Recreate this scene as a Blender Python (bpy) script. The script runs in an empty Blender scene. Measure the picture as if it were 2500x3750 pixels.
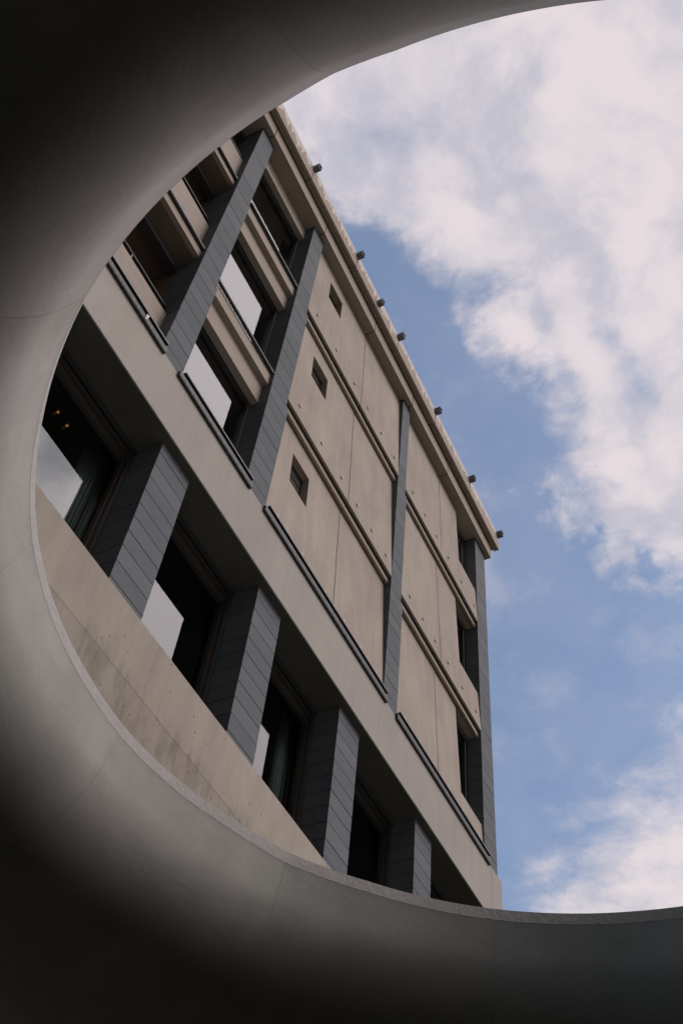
import bpy, bmesh, math, random
from mathutils import Vector, Matrix
random.seed(7)
sc = bpy.context.scene
COL = sc.collection
S = 0.6            # metres per survey unit of the building
EYE = 1.6          # eye height above the ground
H = 3.0            # height of the oculus rim above the eye

def P(x, y, z):    # survey coordinates (camera = origin) to metres
    return Vector((S * x, S * y, EYE + S * z))

# ------------------------------------------------------------------ node helpers
def new_mat(name):
    m = bpy.data.materials.new(name); m.use_nodes = True
    nt = m.node_tree; nt.nodes.clear()
    out = nt.nodes.new('ShaderNodeOutputMaterial')
    return m, nt, out

class G:
    def __init__(s, nt): s.nt = nt
    def n(s, t, **kw):
        nd = s.nt.nodes.new(t)
        for k, v in kw.items(): setattr(nd, k, v)
        return nd
    def lk(s, a, b): s.nt.links.new(a, b)
    def put(s, sock, v):
        if isinstance(v, bpy.types.NodeSocket): s.lk(v, sock)
        else: sock.default_value = v
    def math(s, op, a, b=0.0, c=None, clamp=False):
        nd = s.n('ShaderNodeMath', operation=op, use_clamp=clamp)
        s.put(nd.inputs[0], a); s.put(nd.inputs[1], b)
        if c is not None: s.put(nd.inputs[2], c)
        return nd.outputs[0]
    def noise(s, vec, scale, detail=4, rough=0.55, dist=0.0, dim='3D'):
        nd = s.n('ShaderNodeTexNoise', noise_dimensions=dim)
        if vec is not None: s.lk(vec, nd.inputs['Vector'])
        nd.inputs['Scale'].default_value = scale; nd.inputs['Detail'].default_value = detail
        nd.inputs['Roughness'].default_value = rough; nd.inputs['Distortion'].default_value = dist
        return nd.outputs['Fac']
    def mapping(s, vec, scale=(1, 1, 1), rot=(0, 0, 0), loc=(0, 0, 0)):
        nd = s.n('ShaderNodeMapping'); s.lk(vec, nd.inputs['Vector'])
        nd.inputs['Scale'].default_value = scale; nd.inputs['Rotation'].default_value = rot
        nd.inputs['Location'].default_value = loc
        return nd.outputs[0]
    def ss(s, v, lo, hi, a=0.0, b=1.0):
        nd = s.n('ShaderNodeMapRange', interpolation_type='SMOOTHSTEP')
        s.put(nd.inputs['Value'], v); s.put(nd.inputs['From Min'], lo); s.put(nd.inputs['From Max'], hi)
        s.put(nd.inputs['To Min'], a); s.put(nd.inputs['To Max'], b)
        return nd.outputs['Result']
    def mix(s, f, a, b, blend='MIX'):
        nd = s.n('ShaderNodeMix', data_type='RGBA', blend_type=blend)
        s.put(nd.inputs[0], f)
        for sock, v in ((nd.inputs[6], a), (nd.inputs[7], b)):
            if isinstance(v, bpy.types.NodeSocket): s.lk(v, sock)
            else: sock.default_value = (*v, 1.0)
        return nd.outputs[2]
    def scale_col(s, col, f):
        nd = s.n('ShaderNodeVectorMath', operation='SCALE')
        if isinstance(col, bpy.types.NodeSocket): s.lk(col, nd.inputs[0])
        else: nd.inputs[0].default_value = col
        s.put(nd.inputs['Scale'], f)
        return nd.outputs[0]
    def bump(s, h, strength, dist):
        nd = s.n('ShaderNodeBump'); s.lk(h, nd.inputs['Height'])
        nd.inputs['Strength'].default_value = strength; nd.inputs['Distance'].default_value = dist
        return nd.outputs[0]
    def princ(s, out, col, rough=0.8, metal=0.0, normal=None, spec=0.3):
        b = s.n('ShaderNodeBsdfPrincipled')
        if isinstance(col, bpy.types.NodeSocket): s.lk(col, b.inputs['Base Color'])
        else: b.inputs['Base Color'].default_value = (*col, 1)
        s.put(b.inputs['Roughness'], rough); b.inputs['Metallic'].default_value = metal
        b.inputs['Specular IOR Level'].default_value = spec
        if normal: s.lk(normal, b.inputs['Normal'])
        s.lk(b.outputs[0], out.inputs[0])
        return b
    def obj(s):
        return s.n('ShaderNodeTexCoord').outputs['Object']
    def sep(s, v):
        nd = s.n('ShaderNodeSeparateXYZ'); s.lk(v, nd.inputs[0]); return nd.outputs

def concrete(name, base, vein=0.10, pits=0.25, tilt=0.35, stain=None, seed=0.0, island=0.0):
    m, nt, out = new_mat(name); g = G(nt); o = g.obj()
    o = g.mapping(o, loc=(seed, seed * 1.7, 0))
    v1 = g.noise(g.mapping(o, scale=(1.6, 1.6, 0.35), rot=(0, tilt, 0)), 1.6, 6, 0.62, 0.6)   # cast flow marks
    v2 = g.noise(o, 0.55, 3, 0.5)
    v3 = g.noise(g.mapping(o, scale=(7, 7, 1.2), rot=(0, tilt, 0)), 1.7, 5, 0.6, 0.8)
    f = g.math('ADD', g.math('MULTIPLY', g.math('SUBTRACT', v1, 0.5), 2.2 * vein),
               g.math('MULTIPLY', g.math('SUBTRACT', v2, 0.5), 1.6 * vein))
    f = g.math('ADD', f, g.math('MULTIPLY', g.math('SUBTRACT', v3, 0.5), 0.9 * vein))
    f = g.math('ADD', f, 1.0)
    if island:
        gi = g.n('ShaderNodeNewGeometry').outputs['Random Per Island']
        f = g.math('ADD', f, g.math('MULTIPLY', g.math('SUBTRACT', gi, 0.5), island))
    warm = g.noise(g.mapping(o, loc=(5, 2, 9)), 0.9, 2)
    col = g.mix(g.ss(warm, 0.35, 0.65), base, (base[0] * 0.985, base[1] * 0.955, base[2] * 0.97))
    col = g.scale_col(col, f)
    # air holes: small dark pits
    vo = g.n('ShaderNodeTexVoronoi', feature='F1'); g.lk(o, vo.inputs['Vector'])
    vo.inputs['Scale'].default_value = 9.0; vo.inputs['Randomness'].default_value = 1.0
    pm = g.math('MULTIPLY', g.ss(vo.outputs['Distance'], 0.15, 0.07), g.ss(g.noise(o, 2.3, 3), 0.46, 0.60))
    col = g.scale_col(col, g.math('SUBTRACT', 1.0, g.math('MULTIPLY', pm, pits)))
    mk = g.noise(g.mapping(o, scale=(13, 13, 2.6), rot=(0, tilt * .5, 0)), 1.0, 5, 0.72, 0.4)     # small dark run marks
    mkm = g.math('MULTIPLY', g.ss(mk, 0.60, 0.72), g.ss(g.noise(o, 0.8, 3), 0.40, 0.62))
    col = g.scale_col(col, g.math('SUBTRACT', 1.0, g.math('MULTIPLY', mkm, 0.10 + 0.30 * pits)))
    fine = g.noise(o, 34, 3, 0.6)
    col = g.scale_col(col, g.math('ADD', 0.94, g.math('MULTIPLY', fine, 0.12)))
    if stain:
        col = stain(g, col)
    g.princ(out, col, 0.85, normal=g.bump(g.math('SUBTRACT', fine, g.math('MULTIPLY', pm, 2.0)), 0.25, 0.004))
    return m

BEIGE = (0.320, 0.281, 0.233)
M = {}
M['panel'] = concrete('precast_panel_concrete', BEIGE, vein=0.26, pits=0.5, tilt=0.5, island=0.07)
M['trim'] = concrete('precast_trim_concrete', (0.316, 0.270, 0.222), vein=0.07, pits=0.1, tilt=0.1, seed=3, island=0.05)
M['beam'] = concrete('cast_beam_concrete', (0.312, 0.294, 0.262), vein=0.16, pits=0.12, tilt=0.25, seed=11)

def streaky(g, col):
    o = g.obj()
    a = g.noise(g.mapping(o, scale=(0.6, 1, 9)), 3.0, 4, 0.7, 0.3)
    return g.scale_col(col, g.ss(a, 0.3, 0.7, 0.82, 1.08))
M['board'] = concrete('board_marked_concrete', (0.340, 0.293, 0.247), vein=0.10, pits=0.1, stain=streaky, seed=5)

def weathered(g, col):       # dirt low on the wall under the old joint line, and vertical board marks
    o = g.obj(); x, y, z = g.sep(o)[:3]
    zj = EYE + S * 12.84
    n = g.noise(g.mapping(o, scale=(2.2, 1, 0.7)), 1.3, 6, 0.7)
    n2 = g.noise(g.mapping(o, scale=(9, 1, 1.1)), 1.5, 5, 0.7)
    band = g.math('MULTIPLY', g.ss(z, zj + 0.30, zj - 0.10), g.ss(n, 0.40, 0.60))
    band = g.math('MULTIPLY', band, g.ss(n2, 0.3, 0.7))
    col = g.mix(g.math('MULTIPLY', band, 0.80), col, (0.13, 0.115, 0.085))
    col = g.scale_col(col, g.ss(z, zj - 0.02, zj + 0.02, 0.90, 1.0))
    streak = g.math('MULTIPLY', g.ss(n2, 0.55, 0.75), g.ss(z, zj + 0.95, zj - 0.2))
    col = g.scale_col(col, g.math('SUBTRACT', 1.0, g.math('MULTIPLY', streak, 0.25)))
    bx = g.math('FRACT', g.math('DIVIDE', g.math('SUBTRACT', x, S * 10.25), S * 2.72))
    tone = g.n('ShaderNodeTexWhiteNoise', noise_dimensions='1D')
    g.lk(g.math('FLOOR', g.math('DIVIDE', x, 0.62)), tone.inputs['W'])
    col = g.scale_col(col, g.math('ADD', 0.965, g.math('MULTIPLY', tone.outputs[0], 0.06)))
    seam = g.ss(bx, 0.007, 0.003)
    col = g.scale_col(col, g.math('SUBTRACT', 1.0, g.math('MULTIPLY', seam, 0.20)))
    hl = g.ss(g.math('ABSOLUTE', g.math('SUBTRACT', z, g.math('ADD', zj, g.math('MULTIPLY', g.math('SUBTRACT', n2, 0.5), 0.02)))), 0.014, 0.004)
    return g.scale_col(col, g.math('SUBTRACT', 1.0, g.math('MULTIPLY', hl, 0.30)))
M['parapet'] = concrete('weathered_board_marked_concrete', (0.285, 0.256, 0.211), vein=0.26, pits=0.8, tilt=0.0, stain=weathered, seed=8)

def drips(g, col):           # pale lime runs hanging from the top of the cornice
    o = g.obj(); s_ = g.sep(o); x, z = s_[0], s_[2]
    cx = g.n('ShaderNodeCombineXYZ'); g.lk(x, cx.inputs[0])
    a = g.noise(cx.outputs[0], 6.0, 6, 0.75)
    b = g.noise(cx.outputs[0], 0.8, 2, 0.5)
    ln = g.math('MULTIPLY', g.ss(a, 0.33, 0.64), g.math('ADD', 0.12, g.math('MULTIPLY', b, 0.80)))
    ztop = EYE + S * 39.45
    d = g.math('SUBTRACT', ztop, z)
    f = g.math('MULTIPLY', g.ss(g.math('SUBTRACT', ln, d), -0.01, 0.03), 0.92)
    return g.mix(f, g.scale_col(col, 0.97), (0.576, 0.533, 0.490))
M['cornice'] = concrete('stained_cornice_concrete', (0.322, 0.273, 0.228), vein=0.09, pits=0.1, stain=drips, seed=13, island=0.04)

def slate_mat():
    m, nt, out = new_mat('grey_slate_cladding'); g = G(nt); o = g.obj()
    isl = g.n('ShaderNodeNewGeometry').outputs['Random Per Island']
    n1 = g.noise(g.mapping(o, scale=(1, 1, 1.6), rot=(0, 0.3, 0)), 3.2, 6, 0.65, 0.8)
    n2 = g.noise(o, 22, 4, 0.6)
    f = g.math('ADD', 0.80, g.math('MULTIPLY', isl, 0.16))
    f = g.math('ADD', f, g.math('MULTIPLY', n1, 0.34))
    f = g.math('ADD', f, g.math('MULTIPLY', g.math('SUBTRACT', n2, 0.5), 0.14))
    sp = g.ss(g.noise(o, 7.5, 5, 0.7), 0.66, 0.76)
    col = g.mix(isl, (0.098, 0.113, 0.123), (0.106, 0.114, 0.123))
    col = g.scale_col(col, f)
    col = g.mix(g.math('MULTIPLY', sp, 0.22), col, (0.30, 0.30, 0.30))
    g.princ(out, col, 0.75, normal=g.bump(n2, 0.3, 0.004), spec=0.12)
    return m
M['slate'] = slate_mat()

def plain(name, col, rough=0.6, metal=0.0, var=0.15, sc_=6.0, spec=0.4):
    m, nt, out = new_mat(name); g = G(nt)
    n = g.noise(g.obj(), sc_, 5, 0.65)
    c = g.scale_col(col, g.math('ADD', 1.0 - var, g.math('MULTIPLY', n, 2 * var)))
    g.princ(out, c, rough, metal, spec=spec)
    return m
M['joint'] = plain('dark_joint_and_shadow_gap', (0.02, 0.02, 0.02), 0.9)  # for open joints and for strips that stand in for shadow gaps
def flash_mat():
    m, nt, out = new_mat('weathered_metal_flashing'); g = G(nt); o = g.obj()
    n = g.noise(g.mapping(o, scale=(5, 1, 1)), 5, 6, 0.75)
    c = g.mix(g.ss(n, 0.35, 0.75), (0.022, 0.024, 0.024), (0.085, 0.085, 0.08))
    g.princ(out, c, 0.55, 0.3); return m
M['flash'] = flash_mat()
M['darkmetal'] = plain('dark_coated_metal', (0.035, 0.037, 0.04), 0.4, 0.2)
M['tube'] = plain('dark_handrail_metal', (0.03, 0.031, 0.033), 0.45, 0.2)
M['frame'] = plain('dark_window_frame', (0.035, 0.036, 0.036), 0.45)
M['bronze'] = plain('bronze_window_trim', (0.13, 0.085, 0.045), 0.4, 0.6)
M['scupper'] = plain('lead_grey_scupper_metal', (0.12, 0.13, 0.15), 0.5, 0.2)
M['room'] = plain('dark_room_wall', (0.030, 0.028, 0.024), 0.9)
M['brown'] = plain('brown_soffit_render', (0.15, 0.115, 0.085), 0.85)
M['soffit'] = concrete('dark_olive_concrete', (0.080, 0.078, 0.066), vein=0.30, pits=0.0, seed=21)  # much darker than the beam concrete; beam soffit sheet and base wall
M['ground'] = concrete('dark_paving', (0.085, 0.080, 0.058), vein=0.2)
M['bolt'] = plain('pale_plug_mortar', (0.525, 0.465, 0.405), 0.8)
M['white'] = plain('white_fitting', (0.42, 0.41, 0.38), 0.6)

def glass_mat():
    m, nt, out = new_mat('reflective_window_glass'); g = G(nt)
    tr = g.n('ShaderNodeBsdfTransparent'); tr.inputs[0].default_value = (0.86, 0.90, 0.88, 1)
    gl = g.n('ShaderNodeBsdfGlossy'); gl.inputs['Roughness'].default_value = 0.0
    gl.inputs[0].default_value = (0.93, 0.95, 0.95, 1)
    fr = g.n('ShaderNodeFresnel'); fr.inputs['IOR'].default_value = 1.75
    mx = g.n('ShaderNodeMixShader'); g.lk(g.math('MULTIPLY', fr.outputs[0], 1.0, clamp=True), mx.inputs[0])
    g.lk(tr.outputs[0], mx.inputs[1]); g.lk(gl.outputs[0], mx.inputs[2]); g.lk(mx.outputs[0], out.inputs[0])
    return m
M['glass'] = glass_mat()

def curtain_mat():
    m, nt, out = new_mat('grey_green_curtain_cloth'); g = G(nt); o = g.obj()
    x = g.sep(o)[0]
    g.princ(out, g.scale_col((0.12, 0.145, 0.13), g.ss(g.noise(g.mapping(o, scale=(9, 1, .3)), 2, 3), .3, .7, .7, 1.1)), 0.9)
    return m
M['curtain'] = curtain_mat()

def canopy_mat():
    m, nt, out = new_mat('smooth_cast_canopy_concrete'); g = G(nt); o = g.obj()
    s_ = g.sep(o); x, y, z = s_[0], s_[1], s_[2]
    big = g.noise(o, 0.9, 4, 0.55, 0.5)
    med = g.noise(g.mapping(o, scale=(1, 1, 2.2)), 2.6, 5, 0.6, 0.7)
    fine = g.noise(o, 40, 3, 0.6)
    f = g.math('ADD', 1.0, g.math('MULTIPLY', g.math('SUBTRACT', big, 0.5), 0.60))
    f = g.math('ADD', f, g.math('MULTIPLY', g.math('SUBTRACT', med, 0.5), 0.40))
    f = g.math('ADD', f, g.math('MULTIPLY', g.math('SUBTRACT', fine, 0.5), 0.05))
    tone = g.mix(g.ss(g.noise(g.mapping(o, loc=(4, 4, 4)), 0.8, 3), 0.35, 0.65), (0.480, 0.454, 0.426), (0.405, 0.402, 0.362))
    # run marks coming down from the rim, in ring coordinates
    ang = g.math('ARCTAN2', y, x)
    cv = g.n('ShaderNodeCombineXYZ'); g.lk(g.math('MULTIPLY', ang, 7.0), cv.inputs[0]); g.lk(g.math('MULTIPLY', z, 0.8), cv.inputs[1])
    run = g.noise(cv.outputs[0], 2.2, 5, 0.7)
    f = g.math('ADD', f, g.math('MULTIPLY', g.math('SUBTRACT', run, 0.5), 0.22))
    # formwork seams every 30 degrees
    k = g.math('DIVIDE', g.math('ADD', ang, math.pi * 2), math.pi / 6)
    fr = g.math('ABSOLUTE', g.math('SUBTRACT', g.math('FRACT', g.math('ADD', k, 0.5)), 0.5))
    seam = g.ss(fr, 0.0045, 0.0015)
    seam = g.math('MULTIPLY', seam, g.ss(g.noise(o, 3.0, 3), 0.25, 0.6, 0.25, 1.0))
    f = g.math('MULTIPLY', f, g.math('SUBTRACT', 1.0, g.math('MULTIPLY', seam, 0.22)))
    # few small blow holes
    vo = g.n('ShaderNodeTexVoronoi'); g.lk(o, vo.inputs['Vector']); vo.inputs['Scale'].default_value = 5.0
    pm = g.math('MULTIPLY', g.ss(vo.outputs['Distance'], 0.035, 0.018), g.ss(g.noise(o, 1.3, 2), 0.48, 0.6))
    f = g.math('MULTIPLY', f, g.math('SUBTRACT', 1.0, g.math('MULTIPLY', pm, 0.6)))
    g.princ(out, g.scale_col(tone, f), 0.72, normal=g.bump(g.math('ADD', fine, g.math('MULTIPLY', med, 6.0)), 0.12, 0.004), spec=0.25)
    return m
M['canopy'] = canopy_mat()
def rim_mat():
    m, nt, out = new_mat('rough_rim_mortar'); g = G(nt); o = g.obj()
    a = g.noise(o, 9, 6, 0.7); b = g.noise(o, 38, 4, 0.7)
    c = g.scale_col((0.360, 0.348, 0.328), g.math('ADD', 0.72, g.math('ADD', g.math('MULTIPLY', a, 0.30), g.math('MULTIPLY', b, 0.28))))
    g.princ(out, c, 0.9, normal=g.bump(b, 0.6, 0.008)); return m
M['rim'] = rim_mat()

# ------------------------------------------------------------------ object helpers
def worldloc(p):
    v = Vector((0, 0, 0))
    while p is not None: v += p.location; p = p.parent
    return v
def link(name, bm, mat, parent=None, smooth=False, label=None):
    me = bpy.data.meshes.new(name)
    bmesh.ops.recalc_face_normals(bm, faces=bm.faces)
    bm.to_mesh(me); bm.free()
    if parent is not None:
        off = -worldloc(parent); me.transform(Matrix.Translation(off))
    o = bpy.data.objects.new(name, me); COL.objects.link(o)
    if mat is not None: me.materials.append(mat)
    if smooth:
        for p in me.polygons: p.use_smooth = True
    if parent is not None: o.parent = parent
    if label: o['label'] = label
    return o
def tag(o, label, cat=None, group=None, kind=None):
    o['label'] = label
    if cat: o['category'] = cat
    if group: o['group'] = group
    if kind: o['kind'] = kind
    return o
def empty(name, loc):
    o = bpy.data.objects.new(name, None); o.location = loc; o.empty_display_size = 0.3
    COL.objects.link(o); return o

def hexa(bm, c):            # c: 8 corners, bottom ring then top ring
    v = [bm.verts.new(p) for p in c]
    for f in ((3, 2, 1, 0), (4, 5, 6, 7), (0, 1, 5, 4), (1, 2, 6, 5), (2, 3, 7, 6), (3, 0, 4, 7)):
        bm.faces.new([v[i] for i in f])
def box(bm, x0, x1, y0, y1, z0, z1):
    hexa(bm, [P(x0, y0, z0), P(x1, y0, z0), P(x1, y1, z0), P(x0, y1, z0),
              P(x0, y0, z1), P(x1, y0, z1), P(x1, y1, z1), P(x0, y1, z1)])
def prism_x(bm, prof, x0, x1):      # profile in (y,z) swept along the facade
    a = [bm.verts.new(P(x0, y, z)) for y, z in prof]; b = [bm.verts.new(P(x1, y, z)) for y, z in prof]
    n = len(prof)
    for i in range(n):
        j = (i + 1) % n; bm.faces.new((a[i], a[j], b[j], b[i]))
    bm.faces.new(a[::-1]); bm.faces.new(b)
def tube_x(bm, x0, x1, y, z, r, n=14):
    prism_x(bm, [(y + r * math.cos(t * 2 * math.pi / n), z + r * math.sin(t * 2 * math.pi / n)) for t in range(n)], x0, x1)
def one(name, mat, parent, *b, **kw):
    bm = bmesh.new(); box(bm, *b); return link(name, bm, mat, parent, **kw)

# ------------------------------------------------------------------ ground
bm = bmesh.new()
bmesh.ops.create_grid(bm, x_segments=2, y_segments=2, size=1500)
gr = link('ground', bm, M['ground']); tag(gr, 'dark paved ground under the canopy', kind='structure')

# ------------------------------------------------------------------ BUILDING
B = empty('office_building', P(13.5, 10, 0) * 1.0); B.location.z = 0
tag(B, 'beige precast concrete building with grey slate piers and deep cornice, seen through the oculus', 'building')

ZB = 21.10        # top of the transfer beam
breaks_up = [ZB, 21.47] + [21.47 + .551 * k for k in range(1, 9)] + [26.60 + .7215 * k for k in range(0, 8)] + [32.78, 33.92, 35.05, 36.23, 37.42]
def slabs(bm, x0, x1f, y0, y1, zs, g=0.011):
    for a, b in zip(zs[:-1], zs[1:]):
        x1 = x1f((a + b) / 2)
        box(bm, x0 + random.uniform(-.002, .002), x1, y0 + random.uniform(-.003, .003), y1, a + g, b - g)
def pier(x0, xs, y0, y1, zs, label):
    bm = bmesh.new()
    f = (lambda z: xs[0] if z > 31.6 else (xs[1] if z > 25.88 else xs[2]))
    slabs(bm, x0, f, y0, y1, zs)
    o = link('pier', bm, M['slate'], B, label=label)
    bm = bmesh.new(); ins = 0.022
    ks = sorted(set([zs[0]] + [z for z in (25.87, 31.65) if zs[0] < z < zs[-1]] + [zs[-1]]))
    for a, b in zip(ks[:-1], ks[1:]):
        box(bm, x0 + ins, f((a + b) / 2) - ins, y0 + ins, y1 - ins, a, b - .0)
    if zs[-1] > 30: box(bm, x0 - .018, f(36) + .018, y0 - .018, y1 - .02, 37.425, 37.45)  # black strip round the pier top, drawn in place of a shadow gap
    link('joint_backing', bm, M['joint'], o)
    return o
pier(-0.30, (0.5, 0.53, 0.57), 10.0, 10.8, breaks_up, 'tall slate pier at the hidden left end')
pier(7.40, (8.12, 8.17, 8.23), 10.0, 10.8, breaks_up, 'tall slate pier between the loggias and the glazed bay')
pier(11.26, (11.97, 12.08, 12.20), 10.0, 10.8, breaks_up, 'tall slate pier between the glazed bay and the panel wall')
pier(19.07, (19.69, 19.81, 19.95), 10.0, 10.8, breaks_up, 'tall slate pier between the two panelled bays')
pier(26.55, (27.61, 27.61, 27.61), 10.0, 10.8, breaks_up, 'tall slate pier at the right corner')

# lower piers
LP = [(4.35, 5.40), (8.66, 9.74), (12.93, 14.01), (17.20, 18.32), (21.87, 22.96), (26.4, 27.5)]
lz = [14.20 - .458 * 6 + .458 * k for k in range(0, 17)]
lz = [z for z in lz if z < 18.9] + [19.14]
for i, (a, b) in enumerate(LP):
    pier(a, (b, b, b), 10.224, 10.94, lz, ['hidden short slate pier below the beam', 'leftmost short slate pier below the beam', 'second short slate pier below the beam',
        'third short slate pier below the beam', 'fourth short slate pier below the beam', 'last short slate pier near the corner'][i])

# transfer beam and end block
r = 0.02
bm = bmesh.new(); prism_x(bm, [(10.0, ZB), (10.0, 19.15 + r), (10.0 + r * .3, 19.15 + r * .3), (10.0 + r, 19.15), (11.0, 19.15), (11.0, ZB)], -0.3, 27.035)
link('transfer_beam', bm, M['beam'], B)
bm = bmesh.new(); prism_x(bm, [(10.0, ZB), (10.0, 12.0), (12.5, 12.0), (12.5, ZB)], 27.05, 27.95)
link('beam_end_block', bm, M['beam'], B)
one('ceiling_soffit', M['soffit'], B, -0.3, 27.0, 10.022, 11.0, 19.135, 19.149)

# parapet wall under the lower windows
bm = bmesh.new()
prism_x(bm, [(10.0, 14.24), (10.0, 9.0), (10.2, 9.0), (10.2, 14.25), (10.03, 14.27)], -0.3, 17.02)
link('parapet_wall', bm, M['parapet'], B, label='stained board-marked parapet wall under the lower windows')
bm = bmesh.new(); prism_x(bm, [(10.0, 14.24), (10.0, 9.0), (10.2, 9.0), (10.2, 14.25), (10.03, 14.27)], 17.03, 27.04)
link('parapet_wall', bm, M['parapet'], B)
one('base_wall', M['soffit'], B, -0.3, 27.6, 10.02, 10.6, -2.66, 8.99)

# lower windows: frame, bronze trim, double pane
edges = [-0.3] + [v for ab in LP for v in ab]
bays = [(5.40, 8.66), (9.74, 12.93), (14.01, 17.20), (18.32, 21.87), (22.96, 26.4)]
for i, (a, b) in enumerate(bays):
    bm = bmesh.new()
    box(bm, a, b, 10.88, 10.95, 19.02, 19.13)           # outer head
    box(bm, a, b, 10.99, 11.10, 18.93, 19.05)
    box(bm, b - .10, b, 10.945, 11.25, 13.9, 19.05)
    box(bm, a, a + .10, 10.945, 11.25, 13.9, 19.05)
    box(bm, a, b, 10.99, 11.25, 13.9, 14.3)
    box(bm, a + .1, b - .1, 11.10, 11.25, 18.80, 19.05)
    w = link('window', bm, M['frame'], B)
    bm = bmesh.new()
    box(bm, a + .1, b - .1, 11.06, 11.10, 18.86, 18.90)
    box(bm, b - .125, b - .10, 11.06, 11.10, 14.3, 18.86)
    link('bronze_trim', bm, M['bronze'], w)
    for nm, y in (('outer_pane', 11.225), ('inner_pane', 11.27)):
        bm = bmesh.new()
        v = [bm.verts.new(P(*p)) for p in ((a + .1, y, 14.2), (b - .1, y, 14.2), (b - .1, y, 18.85), (a + .1, y, 18.85))]
        bm.faces.new(v); link(nm, bm, M['glass'], w)

# rooms behind: floors, back wall, cross walls
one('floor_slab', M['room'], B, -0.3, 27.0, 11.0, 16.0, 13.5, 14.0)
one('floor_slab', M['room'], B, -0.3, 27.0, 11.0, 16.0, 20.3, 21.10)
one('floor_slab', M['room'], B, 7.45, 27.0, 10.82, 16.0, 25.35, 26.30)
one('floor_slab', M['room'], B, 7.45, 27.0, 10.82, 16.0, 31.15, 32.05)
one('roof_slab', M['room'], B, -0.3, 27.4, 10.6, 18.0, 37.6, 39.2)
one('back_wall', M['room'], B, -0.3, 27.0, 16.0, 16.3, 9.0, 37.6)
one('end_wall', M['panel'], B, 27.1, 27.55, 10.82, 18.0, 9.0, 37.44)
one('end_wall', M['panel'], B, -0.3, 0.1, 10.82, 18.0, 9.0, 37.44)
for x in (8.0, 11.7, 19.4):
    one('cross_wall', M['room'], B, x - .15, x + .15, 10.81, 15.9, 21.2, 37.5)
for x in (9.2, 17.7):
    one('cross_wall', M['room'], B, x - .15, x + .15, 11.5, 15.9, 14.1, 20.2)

# ---------------------------------------------------- precast panels
def cells(bm, xs, zs, solid, yf, yb):
    """solid grid of cells with a sloping front face y=yf(z) and flat back"""
    cache = {}
    def v(i, j, s):
        k = (i, j, s)
        if k not in cache:
            cache[k] = bm.verts.new(P(xs[i], yf(zs[j]) if s == 0 else yb, zs[j]))
        return cache[k]
    nx, nz = len(xs) - 1, len(zs) - 1
    on = lambda i, j: 0 <= i < nx and 0 <= j < nz and solid(i, j)
    for i in range(nx):
        for j in range(nz):
            if not on(i, j): continue
            for s in (0, 1): bm.faces.new([v(i, j, s), v(i + 1, j, s), v(i + 1, j + 1, s), v(i, j + 1, s)])
            if not on(i - 1, j): bm.faces.new([v(i, j, 0), v(i, j + 1, 0), v(i, j + 1, 1), v(i, j, 1)])
            if not on(i + 1, j): bm.faces.new([v(i + 1, j, 0), v(i + 1, j + 1, 0), v(i + 1, j + 1, 1), v(i + 1, j, 1)])
            if not on(i, j - 1): bm.faces.new([v(i, j, 0), v(i + 1, j, 0), v(i + 1, j, 1), v(i, j, 1)])
            if not on(i, j + 1): bm.faces.new([v(i, j + 1, 0), v(i + 1, j + 1, 0), v(i + 1, j + 1, 1), v(i, j + 1, 1)])

STO = [  # z bottom, z top, y bottom, y top, band z0
    (21.14, 26.05, 10.02, 10.25), (26.31, 31.75, 9.995, 10.235), (32.02, 37.44, 9.995, 10.18)]
BOLT = [21.58, 26.89, 32.66]
SQW = [(13.10, 14.07, 23.69, 25.07), (13.07, 14.05, 29.46, 30.81), (13.06, 14.0, 35.18, 36.49)]
SILL = [22.30, 28.13, 33.94]
b2x = [[12.76, 14.08, 15.42, 16.53, 17.54, 18.55], [12.70, 14.09, 15.42, 16.52, 17.56, 18.62], [12.57, 13.97, 15.39, 16.45, 17.57, 18.67]]
b3x = [[20.52, 21.54, 22.56, 23.61, 24.83, 26.07], [20.47, 21.52, 22.56, 23.65, 24.91, 26.16], [20.35, 21.45, 22.54, 23.64, 24.94, 26.25]]
XL2 = [12.205, 12.085, 11.975]; XL3 = [19.955, 19.815, 19.695]; XR3 = [26.545, 26.545, 26.545]
stn = ['lowest', 'middle', 'top']
def bolt(x, z, yfun, parent):
    bm = bmesh.new(); n = 14; rr = 0.062; c = []
    y = yfun(z)
    prof = [(rr, 0.0), (rr, 0.034), (rr * .8, 0.048), (rr * .4, 0.054)]
    rings = []
    for (q, d) in prof:
        rings.append([bm.verts.new(P(x + q * math.cos(t * 2 * math.pi / n), y - d + .004, z + q * math.sin(t * 2 * math.pi / n))) for t in range(n)])
    for a, b in zip(rings[:-1], rings[1:]):
        for t in range(n): bm.faces.new((a[t], a[(t + 1) % n], b[(t + 1) % n], b[t]))
    bm.faces.new(rings[-1])
    link('bolt', bm, M['bolt'], parent, smooth=True)
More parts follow.
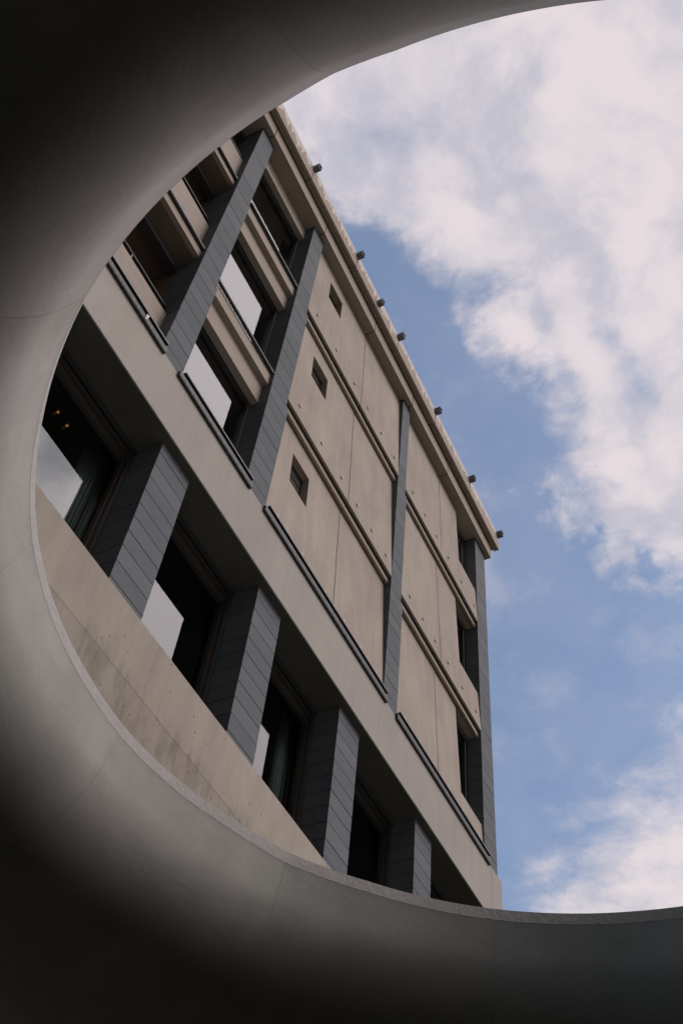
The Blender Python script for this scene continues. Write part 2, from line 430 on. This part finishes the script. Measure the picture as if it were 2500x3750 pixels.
for s, (z0, z1, y0, y1) in enumerate(STO):
    yf = lambda z, z0=z0, z1=z1, y0=y0, y1=y1: y0 + (y1 - y0) * (z - z0) / (z1 - z0)
    # bay 2: a panel with a square window, and a blank one
    a, b, c, d = SQW[s]
    bm = bmesh.new()
    cells(bm, [XL2[s], a, b, 15.93], [z0, c, d, z1], lambda i, j: not (i == 1 and j == 1), yf, 10.50)
    p = link('wall_panel', bm, M['panel'], B, label=stn[s] + ' concrete panel with a small square window')
    for x in b2x[s][:3]: bolt(x, BOLT[s], yf, p)
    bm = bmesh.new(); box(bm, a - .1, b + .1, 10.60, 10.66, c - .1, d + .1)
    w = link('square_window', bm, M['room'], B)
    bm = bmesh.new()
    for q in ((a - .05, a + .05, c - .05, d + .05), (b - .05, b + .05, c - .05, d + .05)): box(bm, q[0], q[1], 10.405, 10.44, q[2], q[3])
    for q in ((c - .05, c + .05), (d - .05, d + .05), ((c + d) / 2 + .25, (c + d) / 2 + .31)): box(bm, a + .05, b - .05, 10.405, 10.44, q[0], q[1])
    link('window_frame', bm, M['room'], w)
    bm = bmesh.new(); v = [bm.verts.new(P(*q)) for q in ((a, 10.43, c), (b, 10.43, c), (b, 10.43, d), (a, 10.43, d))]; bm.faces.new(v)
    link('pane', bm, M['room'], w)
    bm = bmesh.new(); cells(bm, [15.965, 19.062], [z0, z1], lambda i, j: True, yf, 10.50)
    p = link('wall_panel', bm, M['panel'], B, label=stn[s] + ' blank concrete panel left of the middle pier')
    for x in b2x[s][3:]: bolt(x, BOLT[s], yf, p)
    # bay 3: blank panel and an L-shaped panel beside the corner window
    bm = bmesh.new(); cells(bm, [XL3[s], 22.985], [z0, z1], lambda i, j: True, yf, 10.50)
    p = link('wall_panel', bm, M['panel'], B, label=stn[s] + ' blank concrete panel right of the middle pier')
    for x in b3x[s][:3]: bolt(x, BOLT[s], yf, p)
    bm = bmesh.new(); cells(bm, [23.02, 24.83, XR3[s]], [z0, SILL[s], z1], lambda i, j: not (i == 1 and j == 1), yf, 10.50)
    p = link('wall_panel', bm, M['panel'], B, label=stn[s] + ' L-shaped concrete panel beside the corner window')
    for x in b3x[s][3:]: bolt(x, BOLT[s], yf, p)
    # corner window
    bm = bmesh.new(); e0, e1 = 24.80, 26.56; t0, t1 = SILL[s], z1
    yy = 10.47
    box(bm, e0, e0 + .12, yy, yy + .1, t0, t1); box(bm, e1 - .12, e1, yy, yy + .1, t0, t1)
    box(bm, e1 - .30, e1 - .24, yy + .02, yy + .1, t0, t1)
    box(bm, e0 + .12, e1 - .12, yy, yy + .1, t1 - .22, t1 - .01); box(bm, e0 + .12, e1 - .12, yy, yy + .1, t0 - .1, t0 + .1)
    w = link('corner_window', bm, M['frame'], B)
    for nm, y in (('outer_pane', yy + .06), ('inner_pane', yy + .10)):
        bm = bmesh.new(); v = [bm.verts.new(P(*q)) for q in ((e0 + .1, y, t0), (e1 - .1, y, t0), (e1 - .1, y, t1 - .1), (e0 + .1, y, t1 - .1))]; bm.faces.new(v)
        link(nm, bm, M['glass'], w)

# floor bands between the storeys
for (z0, z1) in ((26.05, 26.235), (31.75, 31.94)):
    for (xa, xb, xm) in ((12.10, 19.062, 15.95), (19.83, 26.545, 23.02)):
        for q in ((xa, xm - .008), (xm + .008, xb)):
            bm = bmesh.new(); prism_x(bm, [(10.115, z0), (10.115, z1), (10.6, z1), (10.6, z0)], *q)
            o = link('floor_band', bm, M['trim'], B)
            one('shadow_gap_strip', M['joint'], o, q[0], q[1], 10.07, 10.113, z1 + .045, z1 + .064)  # black strips along the band stand in for the shade in its gaps
            one('shadow_gap_strip', M['joint'], o, q[0], q[1], 10.205, 10.232, z0 - .004, z0 + .02)

# ---------------------------------------------------- glazed bay (between the first two tall piers)
x0, x1 = 8.15, 11.265
def yz(name, mat, prof, a=x0, b=x1, parent=B, **kw):
    bm = bmesh.new(); prism_x(bm, prof, a, b); return link(name, bm, mat, parent, **kw)
for (u0, u1, l0) in ((25.88, 26.42, 25.01), (31.67, 32.27, 30.83)):
    yz('spandrel', M['trim'], [(10.13, u0), (10.13, u1), (10.34, u1), (10.34, u0)])
    yz('window_lintel', M['trim'], [(10.31, l0), (10.31, u0 - .004), (10.53, u0 - .004), (10.53, l0)])
yz('window_lintel', M['trim'], [(10.35, 36.64), (10.35, 37.445), (10.55, 37.445), (10.55, 36.64)])
for (g0, g1) in ((21.2, 25.01), (26.42, 30.83), (32.27, 36.64)):
    bm = bmesh.new()
    box(bm, x1 - .12, x1 - .001, 10.53, 10.68, g0 + .1, g1); box(bm, x0, x0 + .18, 10.53, 10.68, g0 + .1, g1)
    box(bm, x0 + .18, x1 - .12, 10.56, 10.68, g1 - .10, g1 + .1); box(bm, x0, x1, 10.56, 10.68, g0 - .1, g0 + .1)
    w = link('window', bm, M['frame'], B)
    for nm, y in (('outer_pane', 10.635 if g0 < 32 else 10.676), ('inner_pane', 10.672 if g0 < 32 else 10.70)):
        bm = bmesh.new(); v = [bm.verts.new(P(*q)) for q in ((x0, y, g0), (x1 - .1, y, g0), (x1 - .1, y, g1), (x0, y, g1))]; bm.faces.new(v)
        link(nm, bm, M['glass'], w)
def rail(a, b, y, z, r_, bars, name='handrail', label=None):
    bm = bmesh.new(); tube_x(bm, a, b, y, z, r_)
    o = link(name, bm, M['tube'], B, smooth=False, label=label)
    if bars:
        for x in bars[0]: one('rail_bracket', M['tube'], o, x - .02, x + .02, y - .01, y + .02, bars[1], z)
for z in (26.46, 32.26):
    rail(8.2, 11.3, 10.07, z, 0.055, ((8.8, 10.6), z - .04 - .03))

# ---------------------------------------------------- loggia bay
x0, x1 = 0.5, 7.415
for (s0, s1, pz0, pz1, py, rz, ry) in ((26.38, 26.86, 26.95, 28.72, 10.37, 29.26, 10.50), (31.93, 32.36, 32.5, 34.24, 10.27, 34.64, 10.37)):
    yz('loggia_slab', M['trim'], [(10.18, s0), (10.18, s1), (10.32, s1), (10.32, s0)], x0, x1)
    yz('loggia_soffit', M['brown'], [(10.32, s0), (10.32, s1 - .1), (12.4, s1 - .1), (12.4, s0)], x0, x1)
    yz('loggia_parapet', M['board'], [(py, s1), (py, pz1), (py + .16, pz1), (py + .16, s1)], x0, x1)
    rail(x0, x1, ry, rz, 0.03, ((1.5, 3.7, 5.9), pz1))
    rail(x0, x1 + .03, 10.13, s1 - .06, 0.06, None, 'edge_tube')
    bm = bmesh.new(); box(bm, x0, x1, 10.76, 10.98, s0 - .40, s0 - .22); box(bm, x0, x1, 10.98, 11.02, s0 - .45, s0 - .02)
    link('blind_box', bm, M['frame'], B)
bm = bmesh.new(); prism_x(bm, [(10.38, 21.5), (10.38, 23.12), (10.54, 23.12), (10.54, 21.3), (10.38, 21.3)], x0, x1); link('loggia_parapet', bm, M['board'], B)
rail(x0, x1, 10.50, 23.56, 0.03, ((1.5, 3.7, 5.9), 23.12))
bm = bmesh.new(); box(bm, x0, x1, 10.62, 10.84, 37.0, 37.2); box(bm, x0, x1, 10.84, 10.88, 36.95, 37.44); link('blind_box', bm, M['frame'], B)
one('loggia_back_wall', M['brown'], B, x0, x1, 12.4, 12.5, 21.1, 37.4)
one('loggia_side_wall', M['brown'], B, 7.43, 7.6, 10.81, 12.4, 21.1, 37.4)
# round outlet under the middle loggia rail, small clip on the sill
bm = bmesh.new(); n = 20; y = 10.355
ra = [bm.verts.new(P(6.42 + .17 * math.cos(t * 2 * math.pi / n), y, 27.57 + .17 * math.sin(t * 2 * math.pi / n))) for t in range(n)]
rb = [bm.verts.new(P(6.42 + .17 * math.cos(t * 2 * math.pi / n), y + .06, 27.57 + .17 * math.sin(t * 2 * math.pi / n))) for t in range(n)]
for t in range(n): bm.faces.new((ra[t], ra[(t + 1) % n], rb[(t + 1) % n], rb[t]))
bm.faces.new(ra); link('drain_outlet', bm, M['tube'], B)
bm = bmesh.new(); hexa(bm, [P(6.60, 9.89, 20.98), P(6.66, 9.89, 21.0), P(6.66, 9.93, 21.0), P(6.60, 9.93, 20.98), P(6.61, 9.89, 21.2), P(6.70, 9.89, 21.24), P(6.70, 9.92, 21.24), P(6.61, 9.92, 21.2)])
link('sill_clip', bm, M['white'], B)

# ---------------------------------------------------- metal sill flashings on the beam
for (a, b) in ((0.5, 7.52), (8.10, 11.46), (12.13, 19.22), (19.87, 26.86)):
    bm = bmesh.new()
    prism_x(bm, [(9.999, 20.98), (9.93, 20.97), (9.915, 21.0), (9.915, 21.15), (9.999, 21.18)], a, b)
    o = link('sill_flashing', bm, M['flash'], B)
    bm = bmesh.new(); prism_x(bm, [(9.999, 21.18), (9.975, 21.175), (9.975, 21.30), (9.90, 21.29), (9.90, 21.335), (9.999, 21.35)], a + .15, b - .03)
    link('drip_rail', bm, M['darkmetal'], o)

# ---------------------------------------------------- cornice
fj = [-0.3, 3.9, 7.77, 11.62, 15.89, 19.45, 23.02, 27.86]
for a, b in zip(fj[:-1], fj[1:]):
    bm = bmesh.new(); prism_x(bm, [(9.775, 37.452), (9.775, 38.205), (11.2, 38.205), (11.2, 37.452)], a + .02, b - .02)
    link('frieze_block', bm, M['trim'], B)
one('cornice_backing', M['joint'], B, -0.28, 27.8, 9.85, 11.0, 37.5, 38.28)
cj = [-0.3, 2.4, 6.15, 9.85, 13.53, 17.30, 21.05, 24.78, 28.19]
for a, b in zip(cj[:-1], cj[1:]):
    bm = bmesh.new()
    prism_x(bm, [(9.5, 38.285), (9.5, 39.40), (9.54, 39.45), (11.6, 39.45), (11.6, 38.42), (9.728, 38.42), (9.728, 38.285), (9.64, 38.285), (9.64, 38.34), (9.615, 38.34), (9.615, 38.285)], a + .016, b - .016)
    link('cornice_block', bm, M['cornice'], B)
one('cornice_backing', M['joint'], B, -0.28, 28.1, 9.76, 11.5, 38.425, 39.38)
bm = bmesh.new()                                   # mitred overhang of the cornice at the right end
prism_x(bm, [(9.9, 38.29), (9.9, 39.44), (16.5, 39.44), (16.5, 38.29)], 27.8, 28.17)
link('side_cornice', bm, M['cornice'], B)
def scupper(x, z, sz=0.105, ln=0.27):
    bm = bmesh.new(); t = .022
    ya, yb = 9.5 - ln, 9.56
    box(bm, x - sz, x + sz, ya, yb, z + .12, z + .12 + t)           # a short square spout: floor, cheeks, hood
    box(bm, x - sz, x - sz + t, ya + .01, yb, z - .10, z + .12)
    box(bm, x + sz - t, x + sz, ya + .01, yb, z - .10, z + .12)
    box(bm, x - sz, x + sz, ya + .02, yb, z - .10 - t, z - .10)
    box(bm, x - sz + t, x + sz - t, ya + .05, ya + .07, z - .10, z + .12)
    return link('scupper', bm, M['scupper'], B)
for x in (6.15, 9.85, 13.53, 17.30, 21.05, 24.78, 28.05):
    scupper(x, 39.22)
o = scupper(15.45, 38.75, 0.10, 0.24)
one('fixing_plate', M['white'], B, 15.27, 15.33, 9.485, 9.497, 38.55, 38.95)
one('fixing_plate', M['white'], B, 15.62, 15.68, 9.485, 9.497, 38.55, 38.95)

# ---------------------------------------------------- things inside the building
def curtain(x0, x1, label):
    bm = bmesh.new(); n = 90; rows = []
    for k in range(n + 1):
        x = x0 + (x1 - x0) * k / n
        y = 11.62 + .05 * math.sin(k * .9) + .03 * math.sin(k * 2.3 + 1) + .02 * math.sin(k * .31)
        rows.append((bm.verts.new(P(x, y, 14.1)), bm.verts.new(P(x, y - .01, 19.4))))
    for a, b in zip(rows[:-1], rows[1:]): bm.faces.new((a[0], b[0], b[1], a[1]))
    bm.transform(Matrix.Translation(-P(x0, 11.62, 14.1)))
    me_o = link('curtain', bm, M['curtain'], None, smooth=True)
    me_o.location = P(x0, 11.62, 14.1)
    mod = me_o.modifiers.new('thickness', 'SOLIDIFY'); mod.thickness = 0.006
    tag(me_o, label, 'curtain', 'curtains behind the lower windows')
curtain(7.95, 8.95, 'grey green curtain behind the window left of the leftmost short slate pier')
curtain(16.75, 17.75, 'grey green curtain behind the window left of the third short slate pier')
def lampm():
    m, nt, out = new_mat('warm_lamp_glow'); g = G(nt)
    e = g.n('ShaderNodeEmission'); e.inputs[0].default_value = (1, .33, .10, 1); e.inputs[1].default_value = 0.45
    g.lk(e.outputs[0], out.inputs[0]); return m
M['lamp'] = lampm()
for k, (x, z) in enumerate(((7.17, 19.28), (7.52, 19.26))):
    t = empty('ceiling_lamp', P(x, 12.0, z))
    tag(t, ['small warm ceiling lamp deep in the dark lower room, the left of two', 'small warm ceiling lamp deep in the dark lower room, the right of two'][k], 'lamp', 'warm lamps in the lower room')
    bm = bmesh.new(); bmesh.ops.create_uvsphere(bm, u_segments=12, v_segments=8, radius=0.018)
    bm.transform(Matrix.Translation(P(x, 12.0, z))); link('bulb', bm, M['lamp'], t, smooth=True)
    bm = bmesh.new(); bmesh.ops.create_cone(bm, cap_ends=True, segments=16, radius1=0.045, radius2=0.02, depth=0.06)
    bm.transform(Matrix.Translation(P(x, 12.0, z) + Vector((0, 0, .045)))); link('lamp_holder', bm, M['frame'], t)
    bm = bmesh.new(); bmesh.ops.create_cone(bm, cap_ends=True, segments=8, radius1=0.004, radius2=0.004, depth=.60)
    bm.transform(Matrix.Translation(P(x, 12.0, z) + Vector((0, 0, .37)))); link('cord', bm, M['frame'], t)

# ------------------------------------------------------------------ CANOPY with the oculus
cxh, cyh = .8238 * H, .1837 * H
CT = empty('concrete_canopy', Vector((cxh, cyh, 0)))
tag(CT, 'smooth pale concrete canopy overhead, pierced by a big round oculus with a rounded edge', 'canopy')
rt = [(0, .6465), (10, .6448), (30, .6445), (48, .6415), (60, .6475), (69, .6415), (80, .6438), (90, .6450), (98, .6432), (120, .6460), (135, .6443), (150, .6456), (165, .6450),
      (176, .6443), (180, .6456), (185, .6424), (192, .6435), (200, .6443), (360, .6465)]
def rad(deg):
    deg %= 360
    for (a, ra_), (b, rb_) in zip(rt[:-1], rt[1:]):
        if a <= deg <= b: return (ra_ + (rb_ - ra_) * (deg - a) / (b - a)) * H
def prof():
    rho, p0 = 0.150, math.radians(17)
    pts = [(.0004, 1 - .0205)]
    for k in range(0, 6):                       # straight conical part under the lip
        d = .045 * k / 5; pts.append((.0006 + d * math.tan(p0), 1 - .0210 - d))
    ox, oz = pts[-1]
    for k in range(1, 29):
        p = p0 + (math.pi / 2 - p0) * k / 28
        pts.append((ox + rho * (math.cos(p0) - math.cos(p)), oz - rho * (math.sin(p) - math.sin(p0))))
    return pts
PR = prof(); ZC = PR[-1][1]
N = 360
def ring(bm, off, z, fn=rad):
    return [bm.verts.new(Vector((cxh + (fn(i * 360 / N) + off * H) * math.cos(math.radians(i * 360 / N)),
                                 cyh + (fn(i * 360 / N) + off * H) * math.sin(math.radians(i * 360 / N)), EYE + z * H))) for i in range(N)]
def bridge(bm, a, b):
    for i in range(N): bm.faces.new((a[i], a[(i + 1) % N], b[(i + 1) % N], b[i]))
bm = bmesh.new(); rs = [ring(bm, o_, z_) for o_, z_ in PR]
for a, b in zip(rs[:-1], rs[1:]): bridge(bm, a, b)
# ceiling from the ring out to the rectangle
X0, X1, Y0, Y1 = -2.6 * H, 4.2 * H, -3.0 * H, 1.047 * H
def rect_pt(i, z, grow=0.0):
    t = math.radians(i * 360 / N); dx, dy = math.cos(t), math.sin(t)
    k = 1e9
    if dx > 1e-9: k = min(k, (X1 - cxh) / dx)
    if dx < -1e-9: k = min(k, (X0 - cxh) / dx)
    if dy > 1e-9: k = min(k, (Y1 - cyh) / dy)
    if dy < -1e-9: k = min(k, (Y0 - cyh) / dy)
    return Vector((cxh + dx * k, cyh + dy * k, z))
rr_ = [bm.verts.new(rect_pt(i, EYE + ZC * H)) for i in range(N)]
bridge(bm, rs[-1], rr_)
soff = link('canopy_soffit', bm, M['canopy'], CT, smooth=True, label='smooth rounded soffit curving up into the round opening')
# rim lip
bm = bmesh.new()
a = ring(bm, .0008, 1 - .0212); b = ring(bm, .0, 1 - .0198); c = ring(bm, 0.0, 1.0 - .001); d = ring(bm, .002, 1.0); e = ring(bm, .05, 1.0)
for p_, q_ in ((a, b), (b, c), (c, d), (d, e)): bridge(bm, p_, q_)
link('oculus_rim', bm, M['rim'], CT, smooth=False, label='thin rough grey lip round the top of the opening')
# deck
bm = bmesh.new(); a = ring(bm, .05, 1.0); q = [bm.verts.new(rect_pt(i, EYE + H)) for i in range(N)]; bridge(bm, a, q)
link('canopy_deck', bm, M['canopy'], CT)
# rounded edge towards the building
bm = bmesh.new(); rho = .36 * H; cols = []
for k in range(0, 25):
    p = math.pi / 2 * k / 24
    yy = Y1 + rho * math.sin(p); zz = EYE + ZC * H + rho * (1 - math.cos(p)) * ((1 - ZC) * H / rho)
    cols.append((bm.verts.new(Vector((X0, yy, zz))), bm.verts.new(Vector((X1, yy, zz)))))
cols.append((bm.verts.new(Vector((X0, Y1, EYE + H))), bm.verts.new(Vector((X1, Y1, EYE + H)))))
for a, b in zip(cols[:-1], cols[1:]): bm.faces.new((a[0], a[1], b[1], b[0]))
link('canopy_edge', bm, M['canopy'], CT, smooth=True)
# unseen walls added under the canopy to shut out light and carry it
def wbox(name, x0, x1, y0, y1, z0, z1, mat):
    bm = bmesh.new(); c = [Vector(p) for p in ((x0, y0, z0), (x1, y0, z0), (x1, y1, z0), (x0, y1, z0), (x0, y0, z1), (x1, y0, z1), (x1, y1, z1), (x0, y1, z1))]
    hexa(bm, c); return link(name, bm, mat, CT)
wbox('added_light_blocking_wall', X0, X0 + .3, Y0, Y1, 0.0, EYE + ZC * H - .003, M['canopy'])
wbox('added_light_blocking_wall', X0 + .3, X1, Y0, Y0 + .3, 0.0, EYE + ZC * H - .003, M['canopy'])
wbox('added_light_blocking_wall', X1 - .3, X1, Y0 + .3, Y1, 0.0, EYE + ZC * H - .003, M['canopy'])

# ------------------------------------------------------------------ SKY
SUN_EL, SUN_AZ = 42.0, -72.0         # azimuth measured from +X towards +Y
w = bpy.data.worlds.new('World'); sc.world = w; w.use_nodes = True
nt = w.node_tree; nt.nodes.clear(); g = G(nt)
sd = Vector((math.cos(math.radians(SUN_EL)) * math.cos(math.radians(SUN_AZ)), math.cos(math.radians(SUN_EL)) * math.sin(math.radians(SUN_AZ)), math.sin(math.radians(SUN_EL))))
sky = g.n('ShaderNodeTexSky', sky_type='NISHITA'); sky.sun_disc = False
sky.sun_elevation = math.radians(SUN_EL); sky.sun_rotation = math.radians(90 - SUN_AZ)
sky.air_density = 1.0; sky.dust_density = 1.5; sky.ozone_density = 1.5
dirv = g.n('ShaderNodeTexCoord').outputs['Generated']
s_ = g.sep(dirv); dx, dy, dz = s_[0], s_[1], s_[2]
zc = g.math('MAXIMUM', dz, 0.06)
A_ = g.math('DIVIDE', dx, zc); B_ = g.math('DIVIDE', dy, zc)
cv = g.n('ShaderNodeCombineXYZ'); g.lk(A_, cv.inputs[0]); g.lk(B_, cv.inputs[1]); cloud = cv.outputs[0]
def curve(x, pts, lo, hi, vlo, vhi):
    nd = g.n('ShaderNodeFloatCurve')
    xn = g.math('DIVIDE', g.math('SUBTRACT', x, lo), hi - lo, clamp=True)
    g.lk(xn, nd.inputs['Value']); c = nd.mapping.curves[0]
    pp = [((a - lo) / (hi - lo), (v - vlo) / (vhi - vlo)) for a, v in pts]
    while len(c.points) < len(pp): c.points.new(0.5, 0.5)
    for q, (a, v) in zip(c.points, pp): q.location = (a, v); q.handle_type = 'AUTO_CLAMPED'
    nd.mapping.update()
    return g.math('ADD', g.math('MULTIPLY', nd.outputs[0], vhi - vlo), vlo)
Bc = curve(A_, [(-.5, .75), (0, .6), (.2, .36), (.315, .234), (.366, .205), (.44, .168), (.5, .165), (.576, .140), (.627, .155), (.68, .182), (.743, .172), (.83, .130), (.883, .075), (.95, -.03), (1.5, -.15)], -.5, 1.5, -.5, 1.0)
Ac = curve(B_, [(-.5, 1.0), (.0, 1.03), (.127, 1.07), (.193, 1.14), (.273, 1.18), (.326, 1.22), (.404, 1.32), (.453, 1.38), (.6, 1.6), (1.0, 2.2)], -.5, 1.0, .5, 2.5)
wn = g.noise(g.mapping(cloud, loc=(3.1, 1.7, 0)), 7.0, 3, 0.5)
wv = g.n('ShaderNodeVectorMath', operation='SCALE'); 
wcol = g.n('ShaderNodeTexNoise'); g.lk(cloud, wcol.inputs['Vector']); wcol.inputs['Scale'].default_value = 6.0; wcol.inputs['Detail'].default_value = 3
sub = g.n('ShaderNodeVectorMath', operation='SUBTRACT'); g.lk(wcol.outputs['Color'], sub.inputs[0]); sub.inputs[1].default_value = (.5, .5, .5)
g.lk(sub.outputs[0], wv.inputs[0]); wv.inputs['Scale'].default_value = 0.10
add = g.n('ShaderNodeVectorMath', operation='ADD'); g.lk(cloud, add.inputs[0]); g.lk(wv.outputs[0], add.inputs[1]); cw = add.outputs[0]
n1 = g.noise(cw, 11.0, 11, 0.64)
n2 = g.noise(g.mapping(cw, loc=(9, 3, 1)), 3.5, 6, 0.55)
nz = g.math('ADD', g.math('MULTIPLY', g.math('SUBTRACT', n1, 0.5), 0.25), g.math('MULTIPLY', g.math('SUBTRACT', n2, 0.5), 0.10))
f1 = g.math('ADD', g.math('SUBTRACT', Bc, B_), nz)
f2 = g.math('ADD', g.math('MULTIPLY', g.math('SUBTRACT', A_, Ac), 0.6), g.math('MULTIPLY', nz, 1.0))
wcol2 = g.n('ShaderNodeTexNoise'); g.lk(cloud, wcol2.inputs['Vector']); wcol2.inputs['Scale'].default_value = 22.0; wcol2.inputs['Detail'].default_value = 4
wsep = g.sep(wcol2.outputs['Color'])
Aw = g.math('ADD', A_, g.math('MULTIPLY', g.math('SUBTRACT', wsep[0], 0.5), 0.09)); Bw = g.math('ADD', B_, g.math('MULTIPLY', g.math('SUBTRACT', wsep[1], 0.5), 0.07))
def gauss(a0, b0, ra_, rb_, amp):
    u = g.math('DIVIDE', g.math('SUBTRACT', Aw, a0), ra_); v = g.math('DIVIDE', g.math('SUBTRACT', Bw, b0), rb_)
    q = g.math('ADD', g.math('MULTIPLY', u, u), g.math('MULTIPLY', v, v))
    return g.math('MULTIPLY', g.math('POWER', 2.718, g.math('MULTIPLY', q, -1.0)), amp)
for q in [(.693, .171, .02, .012, .045), (.755, .142, .02, .012, .05), (.816, .103, .02, .012, .04), (.472, .180, .030, .012, -.025)]:
    f1 = g.math('SUBTRACT', f1, gauss(*q))
thin = g.math('SUBTRACT', 1.0, gauss(.415, -.66, .035, .07, .95))
for q in [(.469, .097, .026, .016, .62), (.552, .108, .040, .014, .75), (.584, .041, .030, .020, .70), (.513, .050, .035, .020, .55), (.246, .161, .045, .035, .40), (.32, .09, .03, .025, .28)]:
    thin = g.math('MULTIPLY', thin, g.math('SUBTRACT', 1.0, g.math('MULTIPLY', gauss(*q), g.ss(n1, .30, .62, 1.25, 0.55))))
d1 = g.math('MULTIPLY', g.ss(f1, -0.024, 0.062), thin); d2 = g.ss(f2, -0.04, 0.12)
wisp = g.math('MULTIPLY', g.ss(g.math('ADD', g.math('MULTIPLY', n1, .6), g.math('MULTIPLY', n2, .4)), .48, .70), 0.24)
dens = g.math('MAXIMUM', g.math('MAXIMUM', d1, d2), wisp)
dens = g.math('ADD', 0.13, g.math('MULTIPLY', dens, 0.87))
# cloud tone: bright pinkish tops, grey lilac thick parts
thick = g.noise(g.mapping(cw, loc=(1.3, 7.7, 4)), 7.5, 8, 0.58)
behind = g.ss(B_, -0.08, -0.30)
shade = g.math('MAXIMUM', g.ss(thick, 0.35, 0.60), behind)
ccol = g.mix(shade, (0.53, 0.525, 0.610), (0.790, 0.712, 0.738))
# unseen sky to the left, dimmed so the pier sides stay dark
side = g.ss(A_, -0.55, 0.12)
ccol = g.scale_col(ccol, g.math('ADD', 0.07, g.math('MULTIPLY', side, 0.93)))
# thinner, brighter cloud round the veiled sun
dt = g.n('ShaderNodeVectorMath', operation='DOT_PRODUCT'); g.lk(dirv, dt.inputs[0]); dt.inputs[1].default_value = sd
ccol = g.scale_col(ccol, g.math('ADD', 1.0, g.math('MULTIPLY', g.ss(dt.outputs['Value'], 0.80, 0.99), 1.5)))
ccol = g.scale_col(ccol, g.math('ADD', 1.0, g.math('MULTIPLY', behind, 0.62)))     # sunlit cloud bank over the street
SKYK = 0.15
bg1 = g.n('ShaderNodeBackground'); g.lk(g.mix(1.0, sky.outputs[0], (1.02, 1.09, 1.10), 'MULTIPLY'), bg1.inputs[0]); bg1.inputs[1].default_value = SKYK
bg2 = g.n('ShaderNodeBackground'); g.lk(ccol, bg2.inputs[0]); bg2.inputs[1].default_value = 1.0
mx = g.n('ShaderNodeMixShader'); g.lk(dens, mx.inputs[0]); g.lk(bg1.outputs[0], mx.inputs[1]); g.lk(bg2.outputs[0], mx.inputs[2])
wo = g.n('ShaderNodeOutputWorld'); g.lk(mx.outputs[0], wo.inputs[0])

sl = bpy.data.lights.new('sun', 'SUN'); sl.energy = 0.6; sl.angle = math.radians(16); sl.color = (1.0, 0.95, 0.88)
so = bpy.data.objects.new('sun', sl); COL.objects.link(so); so.rotation_euler = sd.to_track_quat('Z', 'Y').to_euler()
so.location = (0, 0, 40)

# ------------------------------------------------------------------ CAMERA
cam = bpy.data.cameras.new('camera'); co = bpy.data.objects.new('camera', cam); COL.objects.link(co)
cam.sensor_fit = 'VERTICAL'; cam.sensor_height = 36.0; cam.lens = 3948.60057 / 3750 * 36
cam.clip_start = 0.05; cam.clip_end = 5000
R = [[0.4398588, -0.7478822, -0.4971886], [-0.8944253, -0.3150096, -0.3174464], [0.0807934, 0.5843297, -0.8074845]]
co.matrix_world = Matrix.Translation((0, 0, EYE)) @ Matrix(R).to_4x4()
sc.camera = co
sc.view_settings.view_transform = 'Standard'; sc.view_settings.look = 'None'
sc.view_settings.exposure = 0.0; sc.view_settings.gamma = 1.0
sc.cycles.max_bounces = 8; sc.cycles.diffuse_bounces = 4; sc.cycles.transparent_max_bounces = 12
